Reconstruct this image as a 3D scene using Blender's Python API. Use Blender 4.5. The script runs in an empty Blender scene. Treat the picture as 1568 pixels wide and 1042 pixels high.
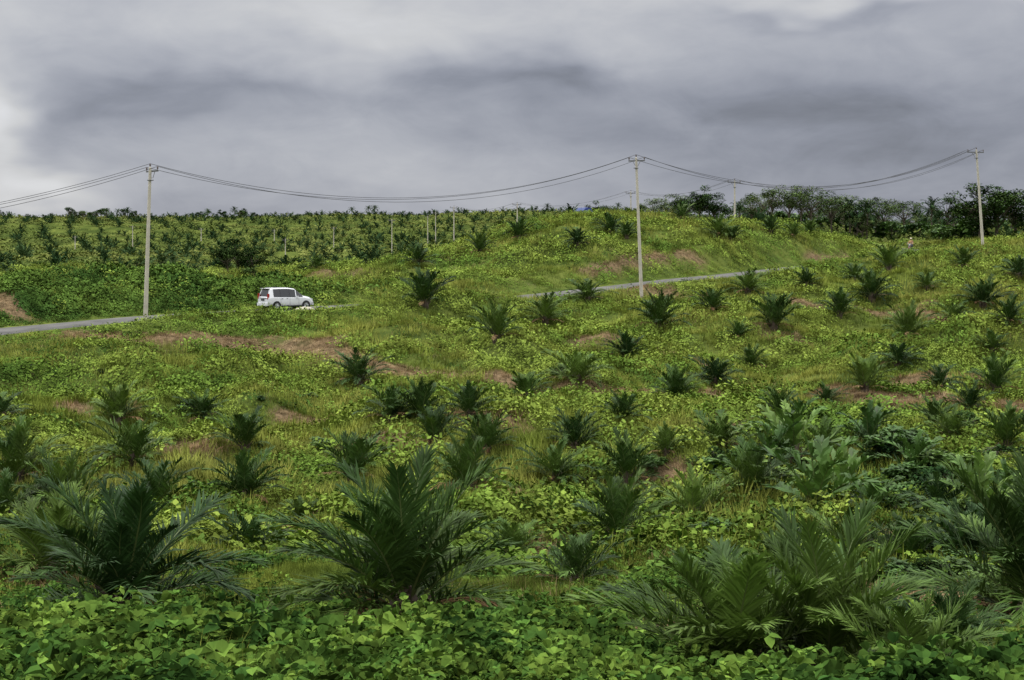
import bpy, math, random, bmesh
import numpy as np
from mathutils import Vector
R=math.radians
random.seed(5); RNG=np.random.default_rng(7)
scene=bpy.context.scene
F=2178.0; CX,CY=784.0,521.0; HZ=385.0; CAMZ=10.0
PITCH=math.atan((CY-HZ)/F)
cp,sp=math.cos(PITCH),math.sin(PITCH)
def ray(px,row):
    a=(px-CX)/F; b=(CY-row)/F
    return a, cp+b*sp, -sp+b*cp
def pt(px,row,d):
    x,y,z=ray(px,row); t=d/y
    return (x*t,d,CAMZ+z*t)
# ---------------------------------------------------------------- noise
def vnoise(x,y,seed=0):
    x=np.asarray(x,float); y=np.asarray(y,float)
    ix=np.floor(x).astype(np.int64); iy=np.floor(y).astype(np.int64)
    fx=x-ix; fy=y-iy
    fx=fx*fx*(3-2*fx); fy=fy*fy*(3-2*fy)
    def h(a,b):
        n=(a*374761393+b*668265263+seed*974634777)&0xffffffff
        n=((n^(n>>13))*1274126177)&0xffffffff
        n=(n^(n>>16))&0xffffffff
        return n/4294967295.0
    return (h(ix,iy)*(1-fx)+h(ix+1,iy)*fx)*(1-fy)+(h(ix,iy+1)*(1-fx)+h(ix+1,iy+1)*fx)*fy
def fbm(x,y,seed=0,o=3):
    s=0;a=.5;t=0
    for i in range(o):
        s=s+a*vnoise(x*2**i+13.7*i,y*2**i-7.1*i,seed+i); t+=a; a*=.5
    return s/t
def sstep(t): 
    t=np.clip(t,0,1); return t*t*(3-2*t)
# ---------------------------------------------------------------- terrain table
near=[(0,1.75),(5,2.2),(10,3.1),(18,4.75),(30,6.5),(50,8.2),(65,8.15)]
far=[(200,432),(260,410),(330,391),(430,366),(540,345),(630,333),(720,336),(3000,372)]
rf=[(480,352),(630,345),(3000,372)]
cols={
 0:[(80,600),(88,555),(95,513),(101,505),(104,480),(107,450),(112,438),(122,437),(150,447)]+far,
 220:[(80,592),(92,536),(99,499),(103,490),(108,485),(111,467),(115,441),(122,434),(150,443)]+far,
 440:[(80,590),(92,533),(100,498),(106,480),(113,473),(117,455),(121,434),(128,426),(150,434)]+far,
 600:[(80,588),(92,535),(100,505),(110,480),(120,466),(125,447),(132,425),(142,405),(150,402),(180,412),(250,400),(330,385),(430,362),(540,342),(630,331),(720,334),(3000,372)],
 720:[(80,590),(92,545),(105,500),(117,468),(124,460),(132,440),(145,402),(155,384),(165,381),(200,395),(330,383),(430,360),(540,340),(630,328),(720,331),(3000,372)],
 850:[(80,595),(92,553),(105,512),(118,476),(128,454),(135,434),(145,394),(158,357),(168,345),(180,345),(220,352),(330,368),(480,352),(630,325),(720,328),(3000,372)],
 960:[(80,600),(92,562),(105,518),(120,470),(130,447),(137,434),(142,408),(152,370),(165,344),(178,338),(200,342),(330,355),(480,348),(630,328),(3000,372)],
 1100:[(80,603),(92,565),(105,522),(120,476),(132,441),(141,425),(147,400),(154,372),(164,356),(180,351),(200,355),(250,358),(330,355)]+rf,
 1200:[(80,605),(92,566),(105,520),(120,480),(135,443),(150,415),(156,393),(162,370),(172,358),(185,354),(220,358),(330,352)]+rf,
 1295:[(80,606),(92,566),(105,515),(120,478),(135,442),(150,414),(159,404),(165,384),(171,368),(182,364),(200,368),(330,354)]+rf,
 1345:[(80,606),(92,564),(105,512),(120,474),(135,436),(150,409),(165,398),(175,392),(200,380),(250,370),(330,356)]+rf,
 1420:[(80,606),(92,562),(105,510),(120,470),(135,430),(150,401),(165,386),(180,379),(200,374),(250,365),(330,356)]+rf,
 1568:[(80,606),(92,560),(105,505),(120,462),(135,420),(150,394),(161,381),(180,376),(200,372),(250,362),(330,354)]+rf,
}
lg=np.linspace(math.log(4),math.log(3500),900); DG=np.exp(lg)
UG=np.linspace(-0.40,0.40,321)
us=[];prof=[]
for px in sorted(cols):
    p=[(d,CAMZ-dr) for d,dr in near]+[(d,pt(px,r,d)[2]) for d,r in cols[px]]
    us.append((px-CX)/F); prof.append(np.interp(DG,[q[0] for q in p],[q[1] for q in p]))
prof=np.array(prof); us=np.array(us)
T=np.array([np.interp(UG,us,prof[:,j]) for j in range(len(DG))]).T
def gsm(A,s,ax):
    k=np.arange(-int(3*s),int(3*s)+1); w=np.exp(-k*k/(2*s*s)); w/=w.sum()
    pad=[(0,0),(0,0)]; pad[ax]=(len(k)//2,len(k)//2)
    B=np.pad(A,pad,mode='edge')
    return np.apply_along_axis(lambda v:np.convolve(v,w,'valid'),ax,B)
T=gsm(T,1.6,1); T=gsm(T,5,0)
def base_h(x,y):
    x=np.asarray(x,float); y=np.asarray(y,float)
    d=np.clip(y,4.01,3400); u=np.clip(x/np.maximum(y,12),-0.399,0.399)
    fi=(u+0.40)/0.8*(len(UG)-1); fj=(np.log(d)-lg[0])/(lg[1]-lg[0])
    i=np.clip(fi.astype(int),0,len(UG)-2); j=np.clip(fj.astype(int),0,len(lg)-2)
    a=fi-i; b=fj-j
    z=(T[i,j]*(1-b)+T[i,j+1]*b)*(1-a)+(T[i+1,j]*(1-b)+T[i+1,j+1]*b)*a
    return z
# road centre line (4th number: height of the grassy verge on the lower side)
rp=[(-1100,560,76,0),(-500,540,84,0),(-150,522,92,0),(0,507,98,0),(110,497,102,0),(220,487,105.8,.35),(330,480,109,.35),(440,474,112.5,.12),(560,468,117,1.0),(680,463,121.5,1.0),(780,457,126,.25),(870,448.5,130.5,.35),(960,438.5,135,.75),(1040,429,139.5,.3),(1120,421.5,144,.6),(1210,412,151,1.1),(1300,403,159.5,.8),(1360,398,166,.5)]
rp2=[(1405,0,173,.3),(1432,-.8,184,.5),(1425,-.8,196,0),(1370,-.5,207,0),(1290,0,214,0),(1200,0,219,0),(1100,0,224,0),(990,.5,232,0),(885,.85,246,0),(855,.5,275,0),(880,0,330,0),(930,0,400,0)]
RP=[pt(*p[:3])+(p[3],) for p in rp]
for p in rp2:
    x=(p[0]-CX)/F*p[2]; RP.append((x,p[2],float(base_h(x,p[2]))+p[1],p[3]))
RP=np.array(RP)
def catmull(P,step=1.0):
    out=[]
    for i in range(len(P)-1):
        p0=P[max(i-1,0)];p1=P[i];p2=P[i+1];p3=P[min(i+2,len(P)-1)]
        n=max(2,int(np.linalg.norm(p2-p1)/step))
        for k in range(n):
            t=k/n
            out.append(0.5*((2*p1)+(-p0+p2)*t+(2*p0-5*p1+4*p2-p3)*t*t+(-p0+3*p1-3*p2+p3)*t**3))
    out.append(P[-1]); return np.array(out)
RC4=catmull(RP,1.2); RC=RC4[:,:3].copy(); RV=np.maximum(RC4[:,3],0)
RT_=np.gradient(RC[:,:2],axis=0); RT_/=np.linalg.norm(RT_,axis=1)[:,None]
def polydist(x,y,P):
    x=np.ravel(x);y=np.ravel(y)
    D=np.full(x.shape,1e9); I=np.zeros(x.shape,int)
    for s in range(0,len(x),20000):
        dx=x[s:s+20000,None]-P[None,:,0]; dy=y[s:s+20000,None]-P[None,:,1]
        q=dx*dx+dy*dy; k=q.argmin(1); I[s:s+20000]=k; D[s:s+20000]=np.sqrt(q[np.arange(len(k)),k])
    return D,I
def road_dist(x,y):
    x=np.ravel(np.asarray(x,float));y=np.ravel(np.asarray(y,float))
    D=np.full(x.shape,99.0); I=np.zeros(x.shape,int)
    m=(y>60)&(y<440)&(np.abs(x)<160)
    if m.any():
        d,i=polydist(x[m],y[m],RC); D[m]=d;I[m]=i
    return D,I
def H(x,y,full=False):
    x=np.asarray(x,float);y=np.asarray(y,float); sh=x.shape
    x=x.ravel();y=y.ravel()
    z=base_h(x,y)
    amp=sstep((y-8)/30)
    farf=sstep((y-180)/150)
    n=(fbm(x/9,y/9,3)-.5)*2.7+(fbm(x/3.4,y/3.4,11,2)-.5)*1.6
    n=n*amp*(1-.4*farf)+(fbm(x/1.1,y/1.1,21,2)-.5)*.3
    n=n+(vnoise(x/17+3,y/14,41)-.5)*2.0*sstep((y-28)/20)*(1-farf)
    n=n+(fbm(x/50,y/50,31)-.5)*6*farf*(1-sstep((y-500)/100))+(fbm(x/25,y/60,35)-.5)*3*sstep((y-450)/100)
    D,I=road_dist(x,y)
    t=sstep((D-2.9)/4.5)
    z=(RC[I,2]-.05)*(1-t)+(z+n*sstep((D-4)/11))*t
    lower=(RT_[I,0]*(y-RC[I,1])-RT_[I,1]*(x-RC[I,0]))<0
    z=z+lower*RV[I]*np.exp(-((D-6.3)/2.0)**2)*(.55+.9*fbm(x/2.5,y/2.5,55,2))*(D<20)
    if full: return z.reshape(sh),D.reshape(sh),I.reshape(sh)
    return z.reshape(sh)
def H1(x,y): return float(H(np.array([x]),np.array([y]))[0])
YS=np.exp(np.linspace(math.log(5),math.log(1150),2600))
def hit(px,row):
    x,y,z=ray(px,row); t=YS/y
    h=H(x*t,YS); zz=CAMZ+z*t
    k=np.nonzero(zz<h)[0]
    if len(k)==0: return None
    k=k[0]; return Vector((x*t[k],YS[k],float(h[k])))
# ---------------------------------------------------------------- materials
def newmat(name):
    m=bpy.data.materials.new(name); m.use_nodes=True
    nt=m.node_tree; nt.nodes.clear()
    return m,nt,nt.nodes,nt.links
def ramp(N,stops):
    r=N.new('ShaderNodeValToRGB'); e=r.color_ramp.elements
    while len(e)<len(stops): e.new(.5)
    for i,(p,c) in enumerate(stops): e[i].position=p; e[i].color=(*c,1)
    return r
def leafmat(name,dark,mid,light,trans=.0,sc=.1,sc2=1.6,rough=.55,spec=.25,jit=.5,isl=.3):
    m,nt,N,L=newmat(name)
    out=N.new('ShaderNodeOutputMaterial'); g=N.new('ShaderNodeNewGeometry')
    n1=N.new('ShaderNodeTexNoise'); n1.inputs['Scale'].default_value=sc; n1.inputs['Detail'].default_value=2; n1.inputs['Roughness'].default_value=.65
    n2=N.new('ShaderNodeTexNoise'); n2.inputs['Scale'].default_value=sc2; n2.inputs['Detail'].default_value=0
    L.new(g.outputs['Position'],n1.inputs['Vector']); L.new(g.outputs['Position'],n2.inputs['Vector'])
    r=ramp(N,[(.34,dark),(.5,mid),(.66,light)]); 
    oi=N.new('ShaderNodeObjectInfo')
    a=N.new('ShaderNodeMath'); a.operation='MULTIPLY_ADD'; a.inputs[1].default_value=.2; a.inputs[2].default_value=-.10
    L.new(oi.outputs['Random'],a.inputs[0])
    b=N.new('ShaderNodeMath'); b.operation='ADD'; L.new(a.outputs[0],b.inputs[0]); L.new(n1.outputs['Fac'],b.inputs[1])
    L.new(b.outputs[0],r.inputs[0])
    mr=N.new('ShaderNodeMapRange'); mr.inputs[1].default_value=.3; mr.inputs[2].default_value=.7; mr.inputs[3].default_value=1-jit; mr.inputs[4].default_value=1+jit*.7
    L.new(n2.outputs['Fac'],mr.inputs[0])
    mr2=N.new('ShaderNodeMapRange'); mr2.inputs[3].default_value=1-isl; mr2.inputs[4].default_value=1+isl
    L.new(g.outputs['Random Per Island'],mr2.inputs[0])
    mm=N.new('ShaderNodeMath'); mm.operation='MULTIPLY'; L.new(mr.outputs[0],mm.inputs[0]); L.new(mr2.outputs[0],mm.inputs[1])
    vs=N.new('ShaderNodeVectorMath'); vs.operation='SCALE'; L.new(r.outputs[0],vs.inputs[0]); L.new(mm.outputs[0],vs.inputs['Scale'])
    if spec>.12:
        p=N.new('ShaderNodeBsdfPrincipled'); p.inputs['Roughness'].default_value=rough; p.inputs['Specular IOR Level'].default_value=spec
        L.new(vs.outputs[0],p.inputs['Base Color'])
    else:
        p=N.new('ShaderNodeBsdfDiffuse'); L.new(vs.outputs[0],p.inputs['Color'])
    if trans>0:
        tr=N.new('ShaderNodeBsdfTranslucent'); L.new(vs.outputs[0],tr.inputs['Color'])
        mx=N.new('ShaderNodeMixShader'); mx.inputs[0].default_value=trans
        L.new(p.outputs[0],mx.inputs[1]); L.new(tr.outputs[0],mx.inputs[2]); L.new(mx.outputs[0],out.inputs[0])
    else: L.new(p.outputs[0],out.inputs[0])
    return m
def simplemat(name,col,rough=.6,metal=0,var=.15,sc=8,spec=.5,coat=0):
    m,nt,N,L=newmat(name)
    out=N.new('ShaderNodeOutputMaterial'); tc=N.new('ShaderNodeTexCoord')
    n=N.new('ShaderNodeTexNoise'); n.inputs['Scale'].default_value=sc; n.inputs['Detail'].default_value=5
    L.new(tc.outputs['Object'],n.inputs['Vector'])
    r=ramp(N,[(.3,tuple(c*(1-var) for c in col)),(.7,tuple(min(1,c*(1+var)) for c in col))]); L.new(n.outputs['Fac'],r.inputs[0])
    p=N.new('ShaderNodeBsdfPrincipled'); L.new(r.outputs[0],p.inputs['Base Color'])
    p.inputs['Roughness'].default_value=rough; p.inputs['Metallic'].default_value=metal; p.inputs['Specular IOR Level'].default_value=spec; p.inputs['Coat Weight'].default_value=coat
    L.new(p.outputs[0],out.inputs[0]); return m
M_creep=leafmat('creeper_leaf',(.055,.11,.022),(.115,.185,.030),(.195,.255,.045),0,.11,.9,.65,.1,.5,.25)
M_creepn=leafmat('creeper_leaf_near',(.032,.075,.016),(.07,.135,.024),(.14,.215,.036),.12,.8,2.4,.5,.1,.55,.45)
M_grass=leafmat('grass_blade',(.10,.14,.026),(.18,.22,.038),(.28,.295,.065),0,.13,1.0,.65,.1,.4,.25)
M_dry=leafmat('dry_grass',(.18,.12,.06),(.32,.225,.12),(.45,.34,.20),0,.4,2.,spec=.1,isl=.4)
M_vine=leafmat('vine_leaf',(.025,.058,.014),(.05,.097,.020),(.09,.15,.028),0,.15,1.3,spec=.1)
M_farb=leafmat('far_cover',(.06,.09,.026),(.10,.135,.034),(.165,.185,.05),0,.02,.12,.7,.1,.3,.15)
M_palm=leafmat('palm_leaflet',(.022,.052,.012),(.046,.09,.017),(.10,.16,.028),.1,.25,.9,.6,.15,.35,.3)
M_dead=leafmat('dead_frond',(.10,.06,.03),(.19,.12,.06),(.28,.19,.10),0,.5,1.5,.8,.1)
M_palmf=leafmat('far_palm_leaf_hazed',(.020,.043,.017),(.034,.063,.024),(.052,.086,.032),0,.02,.3,.6,.1,.3)  # greyer, bluer green: aerial haze painted into the leaf colour
M_rach=simplemat('palm_stalk',(.10,.13,.035),.6)
M_trunkp=simplemat('palm_trunk',(.06,.042,.026),.9)
M_bark=simplemat('bark',(.11,.09,.065),.9,var=.4)
M_treeD=leafmat('tree_leaf_dark',(.022,.048,.016),(.040,.075,.022),(.07,.112,.033),0,.1,.5,spec=.1)
M_treeL=leafmat('tree_leaf_light',(.055,.088,.03),(.095,.14,.045),(.15,.195,.07),0,.1,.5,spec=.1)
M_broad=leafmat('broad_leaf',(.035,.08,.016),(.07,.14,.025),(.13,.21,.04),.15,.2,1.5,.5,.2,.35)
M_conc=simplemat('pole_concrete',(.50,.46,.38),.8,var=.12,sc=3)
M_steel=simplemat('galvanised_steel',(.16,.16,.16),.5,.4)
M_ins=simplemat('insulator',(.10,.07,.06),.3)
M_wire=simplemat('wire',(.035,.035,.04),.6)
# ---------------------------------------------------------------- mesh helpers
def mkmesh(name,V,Fc,mats,mi=None,smooth=False):
    me=bpy.data.meshes.new(name); me.from_pydata([tuple(v) for v in V],[],Fc)
    for m in mats: me.materials.append(m)
    if mi is not None: me.polygons.foreach_set('material_index',np.array(mi,dtype=np.int32))
    if smooth: me.polygons.foreach_set('use_smooth',np.ones(len(Fc),dtype=bool))
    me.update(); return me
def arrmesh(name,V,k,mat):
    me=bpy.data.meshes.new(name); nv=len(V); nf=nv//k
    me.vertices.add(nv); me.vertices.foreach_set('co',np.ascontiguousarray(V,np.float32).ravel())
    me.loops.add(nv); me.loops.foreach_set('vertex_index',np.arange(nv,dtype=np.int32))
    me.polygons.add(nf); me.polygons.foreach_set('loop_start',np.arange(0,nv,k,dtype=np.int32))
    me.update(calc_edges=True); me.materials.append(mat); return me
def mkobj(name,me,loc=(0,0,0),rz=0,sc=1,parent=None,link=True,rot=None):
    o=bpy.data.objects.new(name,me); o.location=loc; o.rotation_euler=rot if rot else (0,0,rz)
    o.scale=(sc,)*3 if not hasattr(sc,'__len__') else sc
    if parent: o.parent=parent
    if link: scene.collection.objects.link(o)
    return o
class B:
    def __init__(s): s.V=[];s.F=[];s.M=[]
    def add(s,V,Fc,m):
        k=len(s.V); s.V+= [tuple(v) for v in V]; s.F+=[tuple(i+k for i in f) for f in Fc]; s.M+=[m]*len(Fc)
    def box(s,c,d,m=0,rz=0):
        cx,cy,cz=c;dx,dy,dz=[q/2 for q in d]; V=[]
        for i in (-1,1):
            for j in (-1,1):
                for k in (-1,1):
                    x,y=i*dx,j*dy; V.append((cx+x*math.cos(rz)-y*math.sin(rz),cy+x*math.sin(rz)+y*math.cos(rz),cz+k*dz))
        s.add(V,[(0,1,3,2),(4,6,7,5),(0,4,5,1),(2,3,7,6),(0,2,6,4),(1,5,7,3)],m)
    def tube(s,pts,rad,n=6,m=0,cap=True):
        pts=[Vector(p) for p in pts]; k=len(s.V)
        for i,p in enumerate(pts):
            t=(pts[min(i+1,len(pts)-1)]-pts[max(i-1,0)]).normalized()
            a=t.cross(Vector((0,0,1)) if abs(t.z)<.9 else Vector((1,0,0))).normalized(); b=t.cross(a)
            r=rad[i] if hasattr(rad,'__len__') else rad
            for j in range(n):
                an=2*math.pi*j/n; s.V.append(tuple(p+a*r*math.cos(an)+b*r*math.sin(an)))
        for i in range(len(pts)-1):
            for j in range(n):
                s.F.append((k+i*n+j,k+i*n+(j+1)%n,k+(i+1)*n+(j+1)%n,k+(i+1)*n+j)); s.M.append(m)
        if cap:
            s.F.append(tuple(k+j for j in range(n))[::-1]); s.M.append(m)
            s.F.append(tuple(k+(len(pts)-1)*n+j for j in range(n))); s.M.append(m)
    def mesh(s,name,mats,smooth=False): return mkmesh(name,s.V,s.F,mats,s.M,smooth)
# ---------------------------------------------------------------- TERRAIN
ys=[-60.0]
while ys[-1]<3000:
    y=ys[-1]; ys.append(y+max(.28,.0085*abs(y)) if y>3 else y+1.5)
ys=np.array(ys); ss=np.linspace(-1,1,541)
SS=np.sign(ss)*(np.abs(ss)**1.35)
W=45+.72*np.abs(ys)
X=SS[None,:]*W[:,None]; Y=np.repeat(ys[:,None],len(ss),1)
Z=H(X,Y)
strips=[([(120,516),(250,520),(380,528),(460,540),(530,553)],2.0),([(520,553),(590,566),(640,577),(700,582),(790,595)],1.9),
 ([(850,602),(950,599),(1060,604),(1150,607),(1250,608)],1.8),([(1300,615),(1380,618),(1568,620)],1.7),
 ([(930,445),(1000,450),(1070,457)],2.2),([(1215,466),(1300,474),(1400,482),(1568,499)],1.9),([(1390,592),(1440,582),(1490,577)],1.8),
 ([(640,975),(720,978)],.6),([(985,985),(1000,1000)],.5),([(40,900),(100,915)],.7),([(1340,835),(1400,830)],.9),([(590,680),(650,687)],1.0),([(270,690),(310,690)],1.0),
 ([(1380,915),(1480,930)],1.0),([(430,820),(330,800)],.9),([(870,850),(850,855)],.8),([(1000,725),(1060,740)],.9),
 ([(905,418),(935,408),(960,402)],1.2),([(1000,394),(1060,390)],1.6),([(485,420),(560,414)],1.1),([(-20,462),(40,482)],1.4),([(1240,400),(1300,395)],.8),([(830,454),(930,444)],.9),
 ([(1080,560),(1000,545)],.9),([(1150,500),(1230,530)],.9),([(440,640),(500,650)],.8),([(900,520),(980,530)],.8),([(700,640),(800,650)],.8),([(100,620),(200,625)],.7),([(1100,650),(1200,660)],.8),([(1300,700),(1420,690)],.7),([(740,760),(800,770)],.6)]
SP=[]
for pl,w in strips:
    pts=[hit(*p) for p in pl]; pts=[np.array(p) for p in pts if p is not None]
    if len(pts)<2: continue
    for i in range(len(pts)-1):
        n=max(2,int(np.linalg.norm(pts[i+1]-pts[i])/.5))
        if n>120: continue
        for k in range(n): 
            q=pts[i]+(pts[i+1]-pts[i])*k/n; SP.append((q[0],q[1],w))
SP=np.array(SP)
def dryness(x,y):
    x=np.ravel(x);y=np.ravel(y); out=np.zeros(x.shape)
    m=(y<200)&(y>6)&(np.abs(x)<90)
    d,i=polydist(x[m],y[m],SP)
    w=SP[i,2]; out[m]=np.clip(1.45-d/w+(fbm(x[m]/1.8,y[m]/1.8,77)-.5)*2.2,0,1)*(d<w*2.3)
    return out
dry=dryness(X,Y)
nr,nc=X.shape
V=np.stack([X.ravel(),Y.ravel(),Z.ravel()],1)
idx=np.arange(nr*nc).reshape(nr,nc)
Fq=np.stack([idx[:-1,:-1].ravel(),idx[:-1,1:].ravel(),idx[1:,1:].ravel(),idx[1:,:-1].ravel()],1)
me=bpy.data.meshes.new('hillside_ground')
me.vertices.add(len(V)); me.vertices.foreach_set('co',V.ravel())
me.loops.add(Fq.size); me.loops.foreach_set('vertex_index',Fq.ravel().astype(np.int32))
me.polygons.add(len(Fq)); me.polygons.foreach_set('loop_start',np.arange(0,Fq.size,4,dtype=np.int32))
me.update(calc_edges=True); me.polygons.foreach_set('use_smooth',np.ones(len(Fq),dtype=bool))
at=me.attributes.new('dry','FLOAT','POINT'); at.data.foreach_set('value',dry.astype(np.float32))
m,nt,N,L=newmat('ground_cover')
out=N.new('ShaderNodeOutputMaterial'); g=N.new('ShaderNodeNewGeometry')
n1=N.new('ShaderNodeTexNoise'); n1.inputs['Scale'].default_value=.12; n1.inputs['Detail'].default_value=6; n1.inputs['Roughness'].default_value=.75
L.new(g.outputs['Position'],n1.inputs['Vector'])
r=ramp(N,[(.36,(.035,.052,.014)),(.5,(.07,.095,.022)),(.64,(.125,.15,.034))]); L.new(n1.outputs['Fac'],r.inputs[0])
n2=N.new('ShaderNodeTexNoise'); n2.inputs['Scale'].default_value=4; n2.inputs['Detail'].default_value=4; L.new(g.outputs['Position'],n2.inputs['Vector'])
rb=ramp(N,[(.35,(.075,.055,.03)),(.65,(.20,.14,.08))]); L.new(n2.outputs['Fac'],rb.inputs[0])
aa=N.new('ShaderNodeAttribute'); aa.attribute_name='dry'
mx=N.new('ShaderNodeMix'); mx.data_type='RGBA'; L.new(aa.outputs['Fac'],mx.inputs[0]); L.new(r.outputs[0],mx.inputs[6]); L.new(rb.outputs[0],mx.inputs[7])
p=N.new('ShaderNodeBsdfDiffuse')
L.new(mx.outputs[2],p.inputs['Color'])
L.new(p.outputs[0],out.inputs[0]); me.materials.append(m)
mkobj('hillside_ground',me)
# ---------------------------------------------------------------- ROAD
m,nt,N,L=newmat('asphalt')
out=N.new('ShaderNodeOutputMaterial'); g=N.new('ShaderNodeNewGeometry')
n1=N.new('ShaderNodeTexNoise'); n1.inputs['Scale'].default_value=.7; n1.inputs['Detail'].default_value=8; L.new(g.outputs['Position'],n1.inputs['Vector'])
r=ramp(N,[(.3,(.07,.069,.065)),(.7,(.14,.135,.125))]); L.new(n1.outputs['Fac'],r.inputs[0])
p=N.new('ShaderNodeBsdfPrincipled'); p.inputs['Roughness'].default_value=.85; p.inputs['Specular IOR Level'].default_value=.2; L.new(r.outputs[0],p.inputs['Base Color']); L.new(p.outputs[0],out.inputs[0])
M_asph=m
Vr=[];Fr=[]
for i in range(len(RC)):
    n=np.array([-RT_[i,1],RT_[i,0],0])
    for o,dz in ((-2.4,-.12),(-2.3,.0),(0,.05),(2.3,.0),(2.4,-.12)):
        q=RC[i]+n*o; Vr.append((q[0],q[1],q[2]+dz))
for i in range(len(RC)-1):
    for j in range(4): Fr.append((i*5+j,i*5+j+1,i*5+6+j,i*5+5+j))
mkobj('asphalt_road',mkmesh('asphalt_road',Vr,Fr,[M_asph],smooth=True))
# ---------------------------------------------------------------- PALMS
UPZ=Vector((0,0,1))
def frond(b,base,az,el,L,bend,n,lw,ll,rng,ns=8,sway=0,vv=28,mi=0,ms=1):
    p=Vector(base); P=[p.copy()];TT=[];NN=[];SSd=[]
    for i in range(ns+1):
        s=i/ns; e=el-bend*s**1.5; A=az+sway*s*s
        Rv=Vector((math.cos(A),math.sin(A),0)); t=Rv*math.cos(e)+UPZ*math.sin(e); nn=-Rv*math.sin(e)+UPZ*math.cos(e)
        TT.append(t);NN.append(nn);SSd.append(t.cross(nn))
        if i<ns: p=p+t*(L/ns); P.append(p.copy())
    b.tube(P,[L*.013*(1-.85*i/ns) for i in range(ns+1)],3,ms,False)
    for k in range(n):
        s=.14+.86*k/(n-1); f=s*ns; i=min(int(f),ns-1); a=f-i
        q=P[i].lerp(P[i+1],a); t=TT[i].lerp(TT[i+1],a); nn=NN[i].lerp(NN[i+1],a); sd=SSd[i].lerp(SSd[i+1],a)
        l=ll*L*(max(0.05,math.sin(math.pi*(.12+.76*s)))**.75)
        for sg in (-1,1):
            if rng.random()<.06: continue
            an=R(62-40*s+rng.uniform(-10,10)); v=R(vv+rng.uniform(-20,20))
            d=(t*math.cos(an)+sd*sg*math.sin(an)*math.cos(v)+nn*math.sin(an)*math.sin(v)).normalized()
            w=d.cross(nn+sd*rng.uniform(-.7,.7)).normalized()*lw*L*.5*rng.uniform(.8,1.2)
            l2=l*rng.uniform(.8,1.12); dr=rng.uniform(.02,.32)
            k0=len(b.V); m1=q+d*l2*.5-UPZ*l2*dr*.12; tip=q+d*l2-UPZ*l2*dr
            b.V+= [tuple(q-w*.5),tuple(q+w*.5),tuple(m1+w),tuple(m1-w),tuple(tip)]
            b.F+= [(k0,k0+1,k0+2,k0+3),(k0+3,k0+2,k0+4)]; b.M+=[mi,mi]
def make_palm(name,seed,nf=30,n=36,lw=.024,ll=.30,elo=22,ehi=84,mats=None,ns=8,bend=(35,70),dead=0):
    rng=random.Random(seed); b=B()
    for i in range(nf):
        f=i/(nf-1); az=i*2.39996+rng.uniform(-.45,.45); el=R(ehi-(ehi-elo)*f**.9+rng.uniform(-9,9))
        L=(1.0-.25*abs(f-.5)/.5)*rng.uniform(.72,1.15)
        z=.24-.16*f; r=.03+.06*f
        frond(b,(r*math.cos(az),r*math.sin(az),z),az,el,L,R(rng.uniform(*bend)*(.5+.6*f)),n,lw,ll,rng,ns,rng.uniform(-.6,.6))
    for i in range(dead):
        az=rng.uniform(0,6.28); frond(b,(.08*math.cos(az),.08*math.sin(az),.12),az,R(rng.uniform(5,25)),rng.uniform(.5,.75),R(rng.uniform(40,60)),n//2,lw,ll*.8,rng,6,0,0,3,3)
    b.tube([(0,0,-.15),(0,0,.02),(0,0,.16),(0,0,.28)],[.11,.12,.09,.03],8,2)
    for i in range(14):
        az=rng.uniform(0,6.28); z=rng.uniform(0,.18)
        b.tube([(.08*math.cos(az),.08*math.sin(az),z),(.19*math.cos(az),.19*math.sin(az),z+.13)],[.02,.008],4,2)
    return b.mesh(name,mats or [M_palm,M_rach,M_trunkp,M_dead])
palmM=[make_palm('palm_a',1,32,28,.030,.30,30,dead=3),make_palm('palm_b',2,26,28,.030,.30,38,dead=2),make_palm('palm_c',3,30,28,.030,.28,22,bend=(40,75),dead=4),make_palm('palm_d',4,24,28,.032,.32,40,dead=2),make_palm('palm_e',8,28,28,.030,.31,18,bend=(45,80),dead=3),make_palm('palm_f',18,20,28,.032,.31,30,bend=(40,80),dead=2)]
palmN=[make_palm('palm_big_a',11,32,60,lw=.019,ll=.31,elo=24,ns=12,bend=(40,75),dead=5),make_palm('palm_big_b',12,27,60,lw=.019,ll=.30,elo=20,ns=12,bend=(45,80),dead=5),make_palm('palm_big_c',15,26,60,lw=.02,ll=.32,elo=30,ns=12,bend=(40,75),dead=4)]
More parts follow.
